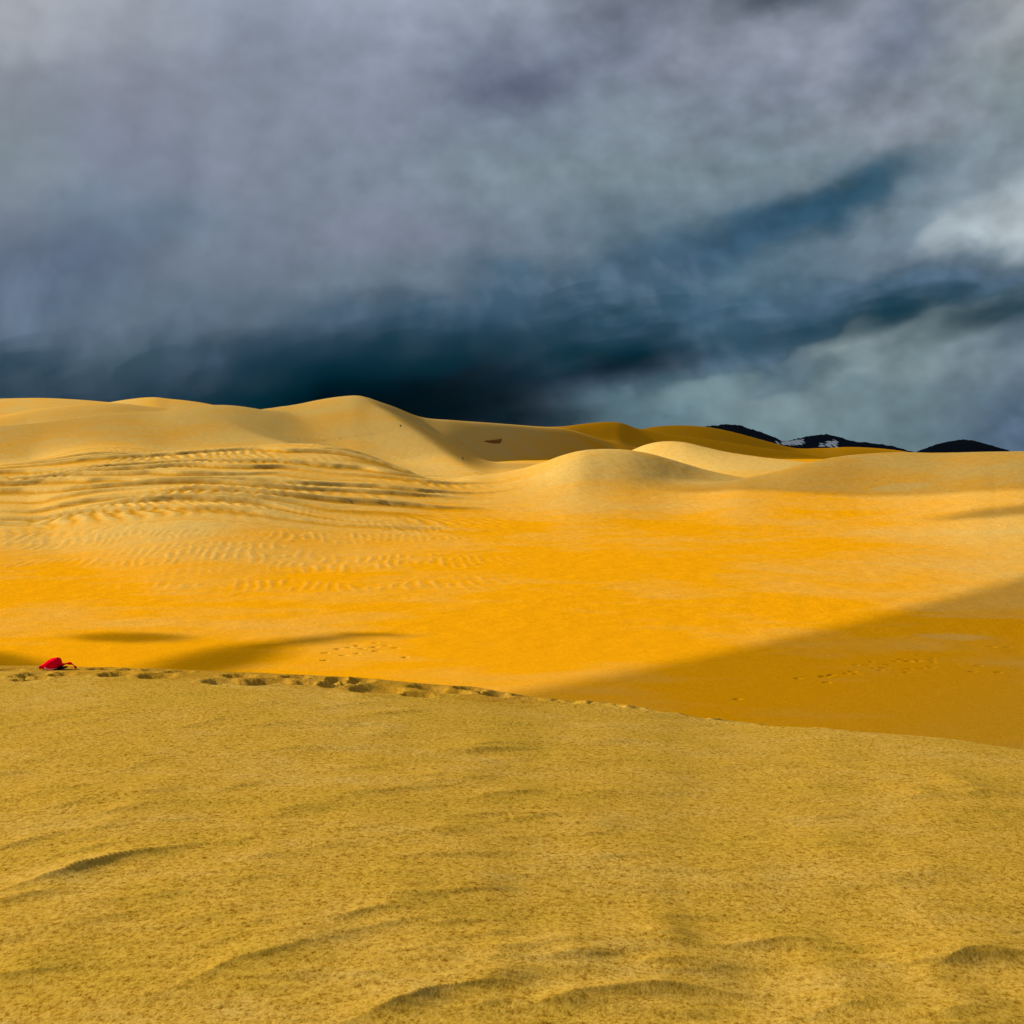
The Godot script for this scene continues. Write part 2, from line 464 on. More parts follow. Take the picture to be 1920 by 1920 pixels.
	for j in nr:
		var dd := rows[j]
		var near_prints := dd > 50.0 and dd < 84.0 or dd > 160.0 and dd < 176.0
		for i in nc:
			var s := cols[i]
			var x := s * dd
			var h := fl[j] + (broad.get_noise_2d(x * 0.35, dd * 0.35) * 0.5) * smoothstep(40.0, 120.0, dd)
			# the valley floor dips gently to the left of the middle
			var raw := h
			var who := 0
			var pale := 0.0
			var wsum := 1.0
			for k in crests.size():
				var c := crests[k]
				var t := c.at_d[i] - dd
				var drop: float
				if t > 0.0: drop = c.front * (sqrt(t * t + c.round_front * c.round_front) - c.round_front)
				else: drop = c.back * (sqrt(t * t + c.round_back * c.round_back) - c.round_back)
				var hl := c.at_h[i] - drop
				if t > 4.0: hl += (c.soft_h[i] - c.at_h[i]) * smoothstep(4.0, c.relax * c.at_d[i] / 300.0, t)
				var diff := hl - h
				if diff > c.blend:
					h = hl; pale = c.pale
				elif diff > -c.blend:
					var w := (diff + c.blend) / (2.0 * c.blend)
					h = lerpf(h, hl, w) + c.blend * w * (1.0 - w)
					pale = lerpf(pale, c.pale, w)
				if hl > raw:
					raw = hl; who = k + 1
			for sp in spurs:
				if x > sp[5].x and x < sp[6].x and -dd > sp[5].y and -dd < sp[6].y:
					var hl := spur_height(sp, x, -dd)
					var diff: float = hl - h
					var bl: float = sp[4]
					if diff > bl: h = hl
					elif diff > -bl:
						var w := (diff + bl) / (2.0 * bl)
						h = lerpf(h, hl, w) + bl * w * (1.0 - w)
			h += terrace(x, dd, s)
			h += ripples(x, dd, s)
			var shade_mark := shade_tint
			if dd < 400.0:
				h += fine.get_noise_2d(x, dd) * 0.05 * smoothstep(50.0, 90.0, dd)
			if near_prints: h += dents(x, dd)
			v[j * nc + i] = Vector3(x, h, -dd)
			id[j * nc + i] = who
			var mott := tone.get_noise_2d(x * 0.6, dd * 0.6)
			var streak := tone.get_noise_2d(x * 1.6, dd * 4.0)
			var far_edge := lerpf(smoothstep(165.0, 250.0, dd), smoothstep(118.0, 175.0, dd), smoothstep(0.0, -0.2, s))
			far_edge *= smoothstep(600.0, 400.0, dd)
			far_edge = maxf(far_edge * 0.75, smoothstep(0.18, 0.5, s) * smoothstep(80.0, 125.0, dd) * 0.6)
			var p := clampf(maxf(pale, far_edge) + mott * 0.45 + streak * 0.22, 0.0, 1.0)
			var g := smoothstep(8.0, 36.0, (x + 5.0) * 0.72 + (55.0 - dd) * 0.69) * 0.6  # ochre share grows inward from the cloud shade edge, shade tone put into colour
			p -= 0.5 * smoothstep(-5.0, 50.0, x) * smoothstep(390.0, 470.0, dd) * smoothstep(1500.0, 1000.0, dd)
			p = clampf(p + maxf(shade_mark, -0.6) * 0.7, 0.0, 1.0)
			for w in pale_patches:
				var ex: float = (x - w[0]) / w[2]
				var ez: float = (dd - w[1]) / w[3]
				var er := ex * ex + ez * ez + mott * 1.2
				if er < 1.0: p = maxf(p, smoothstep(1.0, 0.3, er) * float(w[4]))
			var c := sand_color(p, g, clampf(-shade_mark, 0.0, 1.0) * 0.9 + (0.45 if who == 6 or who == 7 else 0.3 * smoothstep(0.0, 60.0, x) * smoothstep(400.0, 480.0, dd)))  # terrace hollows browned, shade painted into the sand
			var speck := 1.0 + rng.randfn() * 0.05 * smoothstep(600.0, 200.0, dd)
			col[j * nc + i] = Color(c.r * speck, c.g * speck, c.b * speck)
	var nrm := PackedVector3Array(); nrm.resize(nr * nc)
	for j in nr:
		var ja := maxi(j - 1, 0) * nc
		var jb := mini(j + 1, nr - 1) * nc
		for i in nc:
			var ia := maxi(i - 1, 0)
			var ib := mini(i + 1, nc - 1)
			var ex := v[j * nc + ib] - v[j * nc + ia]
			var ez := v[ja + i] - v[jb + i]
			nrm[j * nc + i] = ez.cross(ex).normalized()
	# cut the sheet into the valley floor and one piece per dune; neighbours share their border
	var tri := []
	for k in crests.size() + 1: tri.append(PackedInt32Array())
	for j in nr - 1:
		for i in nc - 1:
			var a := j * nc + i
			tri[id[a]].append_array(PackedInt32Array([a, a + nc, a + 1, a + 1, a + nc, a + nc + 1]))
	for k in crests.size() + 1:
		var t: PackedInt32Array = tri[k]
		if t.is_empty(): continue
		var map := PackedInt32Array(); map.resize(nr * nc); map.fill(-1)
		var pv := PackedVector3Array()
		var pn := PackedVector3Array()
		var pc := PackedColorArray()
		for q in t.size():
			var a := t[q]
			if map[a] < 0:
				map[a] = pv.size()
				pv.append(v[a]); pn.append(nrm[a]); pc.append(col[a])
			t[q] = map[a]
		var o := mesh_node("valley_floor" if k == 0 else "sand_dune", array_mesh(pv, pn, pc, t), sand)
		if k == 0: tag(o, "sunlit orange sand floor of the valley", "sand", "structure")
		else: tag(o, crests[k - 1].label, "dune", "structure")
	ground_rows = rows; ground_cols = cols; ground_v = v

var ground_rows: PackedFloat32Array
var ground_cols: PackedFloat32Array
var ground_v: PackedVector3Array
func ground_height(x: float, d: float) -> float:
	var j := clampi(ground_rows.bsearch(d), 1, ground_rows.size() - 1)
	var i := clampi(ground_cols.bsearch(x / d), 1, ground_cols.size() - 1)
	var nc := ground_cols.size()
	var fj := (d - ground_rows[j - 1]) / (ground_rows[j] - ground_rows[j - 1])
	var fi := (x / d - ground_cols[i - 1]) / (ground_cols[i] - ground_cols[i - 1])
	return lerpf(lerpf(ground_v[(j - 1) * nc + i - 1].y, ground_v[(j - 1) * nc + i].y, fi), lerpf(ground_v[j * nc + i - 1].y, ground_v[j * nc + i].y, fi), fj)

# ------------------------------------------------------------------ the near dune
var near_s := PackedFloat32Array()
var near_d := PackedFloat32Array()
var near_h := PackedFloat32Array()
var scarps := []     # small wind-cut steps: points (x, d), height

func near_crest_setup() -> void:
	for a in [[-1200, 1225, 12.0], [-300, 1236, 11.0], [0, 1240, 10.6], [150, 1241, 10.4], [300, 1244, 10.2], [480, 1251, 10.0], [600, 1257, 9.9], [700, 1263, 9.8], [800, 1272, 9.7], [900, 1281, 9.6], [960, 1290, 9.5], [1020, 1298, 9.4], [1140, 1307, 9.3], [1220, 1319, 9.1], [1300, 1331, 9.0], [1400, 1343, 8.8], [1560, 1356, 8.5], [1640, 1361, 8.4], [1780, 1376, 8.1], [1920, 1391, 7.9], [2300, 1440, 7.2], [3200, 1540, 6.2]]:
		near_s.append(side_of(a[0]))
		near_d.append(a[2])
		near_h.append(EYE + slope_of(a[1]) * float(a[2]))

func scarp(pts: Array, height: float) -> void:
	var p := []
	for a in pts:
		var d := (height - EYE) / (slope_of(a[1]) + 0.031)   # ground falls about 3 cm per metre
		p.append(Vector2(side_of(a[0]) * d, d))
	var lo := Vector2(1e9, 1e9)
	var hi := -lo
	for q in p:
		lo = lo.min(q); hi = hi.max(q)
	var total := 0.0
	for i in p.size() - 1: total += p[i].distance_to(p[i + 1])
	var px := PackedFloat32Array()
	var pd := PackedFloat32Array()
	for q in p:
		px.append(q.x); pd.append(q.y)
	scarps.append([p, height, lo - Vector2(0.5, 0.75), hi + Vector2(0.5, 1.2), total * 0.35 + 0.06, px, pd])

func scarp_height(x: float, d: float) -> float:
	var h := 0.0
	for sc in scarps:
		if x < sc[2].x or x > sc[3].x or d < sc[2].y or d > sc[3].y: continue
		var p: Array = sc[0]
		var n := p.size()
		# the step line as d of x
		var ends: float = sc[4]
		if x < p[0].x - ends or x > p[n - 1].x + ends: continue
		var line := curve_at(sc[5], sc[6], x) + fine.get_noise_2d(x * 5.0, d * 0.6) * 0.03
		var amp: float = smoothstep(p[0].x - ends, p[0].x + ends, x) * smoothstep(p[n - 1].x + ends, p[n - 1].x - ends, x)
		var q := d - line      # positive beyond the step
		amp *= 0.8 + fine.get_noise_2d(x * 1.6 + 50.0, d * 0.3) * 0.5
		var f := exp(-q / 0.22) * smoothstep(1.1, 0.4, q) if q > 0.0 else exp(q / (0.018 + 0.85 * float(sc[1]))) * smoothstep(-0.65, -0.25, q)
		h += float(sc[1]) * 1.2 * amp * f
	return h

func build_near() -> void:
	near_crest_setup()
	for a in [
		[[[40, 1656], [130, 1634], [220, 1612], [310, 1594]], 0.05],
		[[[-40, 1600], [50, 1582], [130, 1568]], 0.022],
		[[[370, 1835], [430, 1812], [500, 1795], [570, 1776]], 0.035],
		[[[640, 1730], [690, 1720], [760, 1714]], 0.03],
		[[[700, 1896], [790, 1864], [880, 1846], [970, 1838]], 0.036],
		[[[1040, 1858], [1110, 1842], [1190, 1832], [1280, 1827], [1390, 1829]], 0.04],
		[[[1395, 1742], [1450, 1735], [1540, 1728]], 0.032],
		[[[1630, 1742], [1690, 1750], [1790, 1758]], 0.022],
		[[[1780, 1768], [1840, 1750], [1910, 1748], [1990, 1752]], 0.034],
		[[[1530, 1868], [1600, 1852], [1700, 1850]], 0.032],
		[[[1770, 1862], [1820, 1855], [1870, 1850]], 0.03],
		[[[-60, 1842], [0, 1832], [90, 1816]], 0.035],
		[[[180, 1735], [260, 1722], [340, 1716]], 0.016],
		[[[960, 1532], [1030, 1520], [1090, 1516]], 0.014],
		[[[780, 1478], [830, 1470], [900, 1468]], 0.012],
		[[[1180, 1612], [1240, 1610], [1330, 1614]], 0.016],
		[[[1370, 1548], [1410, 1538], [1440, 1534]], 0.013],
		[[[700, 1582], [760, 1570], [860, 1558]], 0.014],
		[[[380, 1672], [440, 1670], [520, 1662]], 0.014],
		[[[1480, 1470], [1530, 1466], [1600, 1469]], 0.010],
		[[[1380, 1402], [1440, 1403], [1500, 1406]], 0.016],
		[[[1540, 1403], [1570, 1404], [1600, 1406]], 0.016],
		[[[1820, 1452], [1860, 1450], [1910, 1454]], 0.016],
		[[[1280, 1378], [1320, 1377], [1350, 1380]], 0.014],
		[[[1100, 1342], [1140, 1343], [1180, 1344]], 0.016],
		[[[640, 1312], [690, 1311], [720, 1312]], 0.015],
		[[[420, 1330], [480, 1331], [540, 1331]], 0.013],
		[[[100, 1345], [160, 1340], [220, 1332]], 0.012],
		[[[540, 1420], [600, 1412], [650, 1412]], 0.012],
		[[[480, 1540], [540, 1530], [640, 1520]], 0.013],
	]:
		scarp(a[0], a[1])
	var rng := RandomNumberGenerator.new()
	rng.seed = 21
	for k in 240:
		var u := rng.randf_range(-60, 1980)
		var v := rng.randf_range(1320, 1900)
		var l := rng.randf_range(20, 90)
		var tilt := -0.10 + rng.randf_range(-0.08, 0.06) + smoothstep(700.0, 1700.0, u) * 0.10
		scarp([[u - l, v - tilt * l], [u, v + rng.randf_range(-1.5, 1.5)], [u + l, v + tilt * l]], rng.randf_range(0.006, 0.016))
	# footprints trodden along the crest
	prints.clear()
	for a in [[190, 1247, 26, 5], [240, 1250, 20, 4], [285, 1248, 30, 4], [215, 1263, 30, 7], [290, 1267, 30, 6], [330, 1255, 22, 5], [60, 1264, 26, 4], [35, 1270, 22, 3], [50, 1278, 28, 4], [110, 1265, 20, 4], [10, 1252, 26, 3],
			[445, 1263, 26, 6], [410, 1277, 30, 6], [470, 1279, 36, 6], [505, 1275, 32, 6], [560, 1279, 26, 4], [550, 1264, 22, 4], [630, 1268, 18, 6], [675, 1269, 22, 6], [620, 1281, 22, 6], [650, 1277, 18, 4],
			[705, 1291, 46, 10], [800, 1284, 34, 7], [840, 1294, 36, 5], [880, 1284, 26, 5], [930, 1296, 30, 6], [990, 1296, 26, 6], [1020, 1302, 24, 6], [1060, 1302, 26, 5], [1140, 1310, 30, 4], [1190, 1318, 30, 5], [1240, 1321, 28, 5], [1310, 1330, 26, 4], [1465, 1344, 30, 6], [780, 1303, 30, 4], [1090, 1310, 24, 4], [1370, 1340, 24, 3], [1560, 1352, 20, 3]]:
		var d := curve_at(near_s, near_d, side_of(a[0]))
		var ground := curve_at(near_s, near_h, side_of(a[0]))
		var dd := minf((ground + 0.03 - EYE) / slope_of(a[1]), d - 0.12)
		prints.append([side_of(a[0]) * dd, dd, 1.15 * a[2] * dd / FOCAL, maxf(0.075, a[3] * 0.026), 1.0, rng.randf_range(-0.08, 0.08), rng.randf_range(0.045, 0.07)])
	var rows := PackedFloat32Array()
	var d := 0.5
	while d < 34.0:
		rows.append(d)
		if d < 2.7: d += 0.15
		elif d < 11.8: d += maxf(0.0042, 0.00115 * d * d * 0.62)
		elif d < 14.0: d += 0.12
		else: d += 1.0
	var cols := PackedFloat32Array()
	for i in range(-24, 0): cols.append(-0.51 + 0.06 * i)
	for i in 761: cols.append(-0.51 + 1.02 * i / 760.0)
	for i in range(1, 25): cols.append(0.51 + 0.06 * i)
	var nr := rows.size()
	var nc := cols.size()
	var cd := PackedFloat32Array()
	var ch := PackedFloat32Array()
	for i in nc:
		cd.append(curve_at(near_s, near_d, cols[i]))
		ch.append(curve_at(near_s, near_h, cols[i]))
	var v := PackedVector3Array(); v.resize(nr * nc)
	var col := PackedColorArray(); col.resize(nr * nc)
	var nrm := PackedVector3Array(); nrm.resize(nr * nc)
	for j in nr:
		var dd := rows[j]
		for i in nc:
			var x := cols[i] * dd
			var t := dd / cd[i]
			var h: float
			var q := dd - cd[i]
			h = ch[i] * t * (0.7 + 0.3 * t)
			if q > -0.6:
				# rounded crest, then the hidden slip face
				var sl := 0.62
				var e := sqrt(q * q + 0.05) 
				h = minf(ch[i] * t * (0.7 + 0.3 * t), ch[i] + 0.02)
				h -= sl * maxf(0.0, (q + e) * 0.5 - 0.02)
			var mott0 := tone.get_noise_2d(x * 20.0 + 70.0, dd * 40.0)
			var live := smoothstep(1.5, 0.2, q)
			h += broad.get_noise_2d(x * 6.0, dd * 36.0) * 0.018 * live * smoothstep(0.0, 2.0, dd)
			h += fine.get_noise_2d(x * 6.0 + dd * 1.2, dd * 34.0) * 0.0065 * live
			if dd > 2.5 and q < 0.8:
				h += scarp_height(x, dd)
				if dd > 7.0: h += dents(x, dd)
			v[j * nc + i] = Vector3(x, maxf(h, -13.0), -dd)
			var trod := smoothstep(-1.3, -0.5, q + mott0 * 0.5) * smoothstep(0.12, -0.08, cols[i]) * (0.65 + mott0 * 0.7)
			var mott := tone.get_noise_2d(x * 14.0, dd * 26.0) + tone.get_noise_2d(x * 60.0, dd * 110.0) * 0.6
			col[j * nc + i] = sand_color(clampf(0.55 + mott * 0.6, 0.0, 1.0), clampf(0.82 - mott * 0.3, 0.0, 1.0), clampf(trod, 0.0, 0.6))
	for j in nr:
		var ja := maxi(j - 1, 0) * nc
		var jb := mini(j + 1, nr - 1) * nc
		for i in nc:
			var ia := maxi(i - 1, 0)
			var ib := mini(i + 1, nc - 1)
			nrm[j * nc + i] = (v[ja + i] - v[jb + i]).cross(v[j * nc + ib] - v[j * nc + ia]).normalized()
	var idx := PackedInt32Array()
	for j in nr - 1:
		for i in nc - 1:
			var a := j * nc + i
			idx.append_array(PackedInt32Array([a, a + nc, a + 1, a + 1, a + nc, a + nc + 1]))
	tag(mesh_node("near_dune", array_mesh(v, nrm, col, idx), sand), "near sand dune with rippled surface and trodden crest in the foreground", "dune", "structure")
	near_rows = rows; near_cols = cols; near_v = v
	# the dune goes on behind the photographer
	var bv := PackedVector3Array()
	var bn := PackedVector3Array()
	var bc := PackedColorArray()
	var bi := PackedInt32Array()
	for j in 61:
		for i in 121:
			var x := -90.0 + 1.5 * i
			var z := -0.45 + 1.5 * j
			bv.append(Vector3(x, -0.02 - 0.0016 * x * x - 0.0012 * z * z - (0.02 * absf(x) if j == 0 else 0.0), z))
			bn.append(Vector3(0.0032 * x, 1, 0.0024 * z).normalized())
			bc.append(sand_color(0.35, 0.7))
	for j in 60:
		for i in 120:
			var a := j * 121 + i
			bi.append_array(PackedInt32Array([a, a + 1, a + 121, a + 1, a + 122, a + 121]))
	tag(mesh_node("near_dune", array_mesh(bv, bn, bc, bi), sand), "back of the near sand dune behind the viewpoint", "dune", "structure")

var near_rows: PackedFloat32Array
var near_cols: PackedFloat32Array
var near_v: PackedVector3Array
func near_height(x: float, d: float) -> float:
	var j := clampi(near_rows.bsearch(d), 0, near_rows.size() - 1)
	var i := clampi(near_cols.bsearch(x / d), 0, near_cols.size() - 1)
	return near_v[j * near_cols.size() + i].y

# ------------------------------------------------------------------ far mountains
func mountain(label: String, pts: Array, dist: float, snow: Array, sd: int) -> void:
	var xs := PackedFloat32Array()
	var hs := PackedFloat32Array()
	for p in pts:
		xs.append(side_of(p[0]) * dist)
		hs.append(EYE + slope_of(p[1]) * dist)
	var root := Node3D.new()
	root.name = numbered("dark_mountain")
	add_child(root)
	var mx := (xs[0] + xs[xs.size() - 1]) * 0.5
	root.position = Vector3(mx, -40, -dist)
	tag(root, label, "mountain", "structure")
	var nc := 220
	var nr := 40
	var v := PackedVector3Array()
	var rock := PackedInt32Array()
	var white := PackedInt32Array()
	var is_snow := []
	var jag := FastNoiseLite.new()
	noise(jag, sd, 0.012, 4)
	for j in nr:
		var t := j / float(nr - 1) * 2.0 - 1.0      # -1 foot in front, 0 crest, 1 foot behind
		for i in nc:
			var x := lerpf(xs[0], xs[xs.size() - 1], i / float(nc - 1))
			var top := curve_at(xs, hs, x) + 40.0
			var z := -t * 900.0
			var h := top * (1.0 - pow(absf(t), 1.25)) + jag.get_noise_2d(x * 1.5, z) * 16.0 * (1.0 - absf(t)) * absf(t) * minf(1.0, top / 60.0)
			h += jag.get_noise_2d(x * 14.0, z * 14.0) * 7.5
			v.append(Vector3(x - mx, h, z))
			var sn := false
			for q in snow:
				var u: float = 960.0 + FOCAL * x / (dist - z)
				var w: float = 960.0 - FOCAL * tan(atan((h - 40.0 - EYE) / (dist - z)) - deg_to_rad(PITCH))
				var a: float = (u - q[0]) / q[2]
				var b: float = (w - q[1]) / q[3]
				if t < 0.02 and a * a + b * b + jag.get_noise_2d(x * 6.0, z * 3.0) * 1.2 < 1.0: sn = true
			is_snow.append(sn)
	var st_rock := SurfaceTool.new()
	st_rock.begin(Mesh.PRIMITIVE_TRIANGLES)
	var st_snow := SurfaceTool.new()
	st_snow.begin(Mesh.PRIMITIVE_TRIANGLES)
	var any := false
	for j in nr - 1:
		for i in nc - 1:
			var a := j * nc + i
			var st := st_rock
			if is_snow[a] and is_snow[a + nc + 1]:
				st = st_snow; any = true
			for q in [a, a + nc, a + 1, a + 1, a + nc, a + nc + 1]: st.add_vertex(v[q])
	st_rock.generate_normals()
	var m := StandardMaterial3D.new()
	m.albedo_color = Color(0.006, 0.009, 0.015).linear_to_srgb()
	m.roughness = 1.0
	m.specular_mode = BaseMaterial3D.SPECULAR_DISABLED
	mesh_node("slope", st_rock.commit(), m, root)
	if any:
		st_snow.generate_normals()
		var w := StandardMaterial3D.new()
		w.albedo_color = Color(0.34, 0.4, 0.44).linear_to_srgb()
		w.roughness = 0.9
		var o := mesh_node("snow_patch", st_snow.commit(), w, root)
		o.set_meta("label", "patches of old snow on the dark slope")

# ------------------------------------------------------------------ things
func tube(path: Array, radii: Array, flat: float, seg := 12) -> ArrayMesh:
	var st := SurfaceTool.new()
	st.begin(Mesh.PRIMITIVE_TRIANGLES)
	st.set_smooth_group(0)
	var n := path.size()
	var rings := []
	for i in n:
		var a: Vector3 = path[maxi(i - 1, 0)]
		var b: Vector3 = path[mini(i + 1, n - 1)]
		var t := (b - a).normalized()
		var side := t.cross(Vector3.BACK if absf(t.z) < 0.9 else Vector3.UP).normalized()
		var up := side.cross(t)
		var ring := []
		for k in seg:
			var g := TAU * k / seg
			ring.append(path[i] + (side * cos(g) * flat + up * sin(g)) * float(radii[i]))
		rings.append(ring)
	for i in n - 1:
		for k in seg:
			var l := (k + 1) % seg
			for q in [rings[i][k], rings[i + 1][k], rings[i][l], rings[i][l], rings[i + 1][k], rings[i + 1][l]]: st.add_vertex(q)
	for k in seg:
		var l := (k + 1) % seg
		for q in [path[0], rings[0][k], rings[0][l], path[n - 1], rings[n - 1][l], rings[n - 1][k]]: st.add_vertex(q)
	st.index()
	st.generate_normals()
	return st.commit()

func smooth_path(pts: Array, per: int) -> Array:
	var c := []
	for i in pts.size() - 1:
		var p0: Variant = pts[maxi(i - 1, 0)]
		var p3: Variant = pts[mini(i + 2, pts.size() - 1)]
		for k in per:
			c.append(pts[i].cubic_interpolate(pts[i + 1], p0, p3, k / float(per)))
	c.append(pts[pts.size() - 1])
	return c

func cloth(c: Color, rough := 0.85) -> StandardMaterial3D:
	var m := StandardMaterial3D.new()
	m.albedo_color = c.linear_to_srgb()
	m.roughness = rough
	m.specular_mode = BaseMaterial3D.SPECULAR_DISABLED
	return m

func red_bag() -> void:
	var d := 10.05
	var px := d / FOCAL
	var x0 := side_of(98) * d
	var root := Node3D.new()
	root.name = numbered("red_bag")
	add_child(root)
	root.position = Vector3(x0, near_height(x0, d) + 0.006, -d)
	tag(root, "crumpled red fabric bag with a loose strap lying on the dune crest", "bag")
	var red := cloth(Color(0.8, 0.0, 0.02), 0.9)
	var dark := cloth(Color(0.006, 0.006, 0.012))
	var pink := cloth(Color(0.75, 0.22, 0.25), 0.6)
	var coral := cloth(Color(0.75, 0.2, 0.1), 0.7)
	# body: a slumped sack, sections along x (pixels of the survey turned to metres)
	var st := SurfaceTool.new()
	st.begin(Mesh.PRIMITIVE_TRIANGLES)
	st.set_smooth_group(0)
	var fold := FastNoiseLite.new()
	noise(fold, 8, 9.0, 3)
	var prof := [[-27, 1.5, 7], [-24, 1.5, 9], [-19, 1, 12.5], [-13, 0.5, 17], [-7, 0, 20.5], [-2, 0, 21.6], [3, 0, 22], [6.5, 0, 21.4], [8.2, 0.5, 18], [9, 2, 13]]
	var rings := []
	for a in prof:
		var ring := []
		var hh := (float(a[2]) - float(a[1])) * 0.5 * px
		for k in 28:
			var g := TAU * k / 28.0
			var y := sin(g)
			var z := cos(g)
			var p := Vector3(float(a[0]) * px, float(a[1]) * px + hh + hh * signf(y) * pow(absf(y), 0.75), (hh * 0.9 + 0.02) * z)
			p += Vector3(0.4, 1, 1).normalized() * fold.get_noise_3dv(p * 2.2) * 0.014
			ring.append(p)
		rings.append(ring)
	for i in rings.size() - 1:
		for k in 28:
			var l := (k + 1) % 28
			for q in [rings[i][k], rings[i][l], rings[i + 1][k], rings[i + 1][k], rings[i][l], rings[i + 1][l]]: st.add_vertex(q)
	var end := Vector3(9.2 * px, 7.5 * px, 0)
	for k in 28: 
		for q in [end, rings[9][k], rings[9][(k + 1) % 28]]: st.add_vertex(q)
	var inside := Vector3(-21 * px, 4.5 * px, 0)
	for k in 28:
		for q in [inside, rings[0][(k + 1) % 28], rings[0][k]]: st.add_vertex(q)
	st.index()
	st.generate_normals()
	mesh_node("body", st.commit(), red, root)
	var ring_path := []
	for k in 29: ring_path.append(rings[0][k % 28] + Vector3(-0.003, 0, 0))
	var rr := []
	for k in 29: rr.append(0.005)
	mesh_node("opening_rim", tube(ring_path, rr, 1.0, 8), coral, root)
	var strap := smooth_path([Vector3(-15 * px, 6.5 * px, 0.062), Vector3(-11 * px, 4.6 * px, 0.082), Vector3(-5 * px, 3 * px, 0.09), Vector3(2 * px, 3 * px, 0.088), Vector3(8 * px, 4.6 * px, 0.07)], 5)
	var sr := []
	for k in strap.size(): sr.append(0.0052 * sin(PI * (k + 0.7) / (strap.size() + 0.4)) + 0.0012)
	mesh_node("piping", tube(strap, sr, 0.8, 8), pink, root)
	var piece_path := smooth_path([Vector3(4 * px, 2.5 * px, 0.03), Vector3(10 * px, 3.4 * px, 0.035), Vector3(17 * px, 4.2 * px, 0.035), Vector3(22 * px, 5.2 * px, 0.03), Vector3(25 * px, 5.6 * px, 0.02)], 4)  # black tapered piece beside the body
	var pr := []
	for k in piece_path.size(): pr.append(lerpf(0.021, 0.008, k / float(piece_path.size() - 1)))
	mesh_node("black_piece", tube(piece_path, pr, 0.9), dark, root)
	var tail := smooth_path([Vector3(8 * px, 8 * px, -0.01), Vector3(15 * px, 9 * px, 0.0), Vector3(22 * px, 11 * px, 0.005), Vector3(29 * px, 11.4 * px, 0.01), Vector3(35 * px, 8.6 * px, 0.012), Vector3(39 * px, 4.0 * px, 0.01), Vector3(40 * px, 1.0 * px, 0.01)], 5)
	var tr := []
	for k in tail.size(): tr.append(0.017 + 0.006 * sin(k * 0.55) - 0.010 * k / tail.size())
	mesh_node("loose_strap", tube(tail, tr, 0.75), red, root)

# a figure as one skin: tapered bones joined smoothly, meshed as surface nets
func figure_mesh(bones: Array, cell: float, top: Color, legs: Color, skin: Color) -> ArrayMesh:
	var lo := Vector3(-0.55, -0.02, -0.45)
	var n := Vector3i(int(1.1 / cell), int(1.9 / cell), int(0.9 / cell))
	var f := PackedFloat32Array()
	f.resize((n.x + 1) * (n.y + 1) * (n.z + 1))
	var at := func(i: int, j: int, k: int) -> int: return (k * (n.y + 1) + j) * (n.x + 1) + i
	for k in n.z + 1:
		for j in n.y + 1:
			for i in n.x + 1:
				var p := lo + Vector3(i, j, k) * cell
				var m := 1.0
				for b in bones:
					var ab: Vector3 = b[1] - b[0]
					var t := clampf((p - b[0]).dot(ab) / ab.length_squared(), 0.0, 1.0)
					var q: float = p.distance_to(b[0] + ab * t) - lerpf(b[2], b[3], t)
					var e := maxf(0.05 - absf(m - q), 0.0) / 0.05
					m = minf(m, q) - e * e * 0.0125
				f[at.call(i, j, k)] = m
	var vid := {}
	var v := PackedVector3Array()
	for k in n.z:
		for j in n.y:
			for i in n.x:
				var c := 0
				var sum := Vector3.ZERO
				for e in [[0,0,0,1,0,0],[0,1,0,1,1,0],[0,0,1,1,0,1],[0,1,1,1,1,1],[0,0,0,0,1,0],[1,0,0,1,1,0],[0,0,1,0,1,1],[1,0,1,1,1,1],[0,0,0,0,0,1],[1,0,0,1,0,1],[0,1,0,0,1,1],[1,1,0,1,1,1]]:
					var a: float = f[at.call(i + e[0], j + e[1], k + e[2])]
					var b: float = f[at.call(i + e[3], j + e[4], k + e[5])]
					if (a < 0.0) != (b < 0.0):
						sum += Vector3(e[0], e[1], e[2]).lerp(Vector3(e[3], e[4], e[5]), a / (a - b))
						c += 1
				if c:
					vid[at.call(i, j, k)] = v.size()
					v.append(lo + (Vector3(i, j, k) + sum / c) * cell)
	var st := SurfaceTool.new()
	st.begin(Mesh.PRIMITIVE_TRIANGLES)
	st.set_smooth_group(0)
	for k in range(1, n.z):
		for j in range(1, n.y):
			for i in range(1, n.x):
				var a: float = f[at.call(i, j, k)]
				for ax in 3:
					var o := Vector3i(int(ax == 0), int(ax == 1), int(ax == 2))
					var b: float = f[at.call(i + o.x, j + o.y, k + o.z)]
					if (a < 0.0) == (b < 0.0): continue
					var p := Vector3i(int(ax == 1), int(ax == 2), int(ax == 0))
					var q := Vector3i(int(ax == 2), int(ax == 0), int(ax == 1))
					var quad := []
					for w in [Vector3i.ZERO, p, p + q, q]:
						quad.append(vid.get(at.call(i - w.x, j - w.y, k - w.z), 0))
					var order := [0, 1, 2, 0, 2, 3] if a < 0.0 else [0, 2, 1, 0, 3, 2]
					for w in order:
						var y := v[quad[w]].y
						st.set_color(legs if y < 0.86 else (top if y < 1.47 else skin))
						st.add_vertex(v[quad[w]])
	st.index()
	st.generate_normals()
	return st.commit()

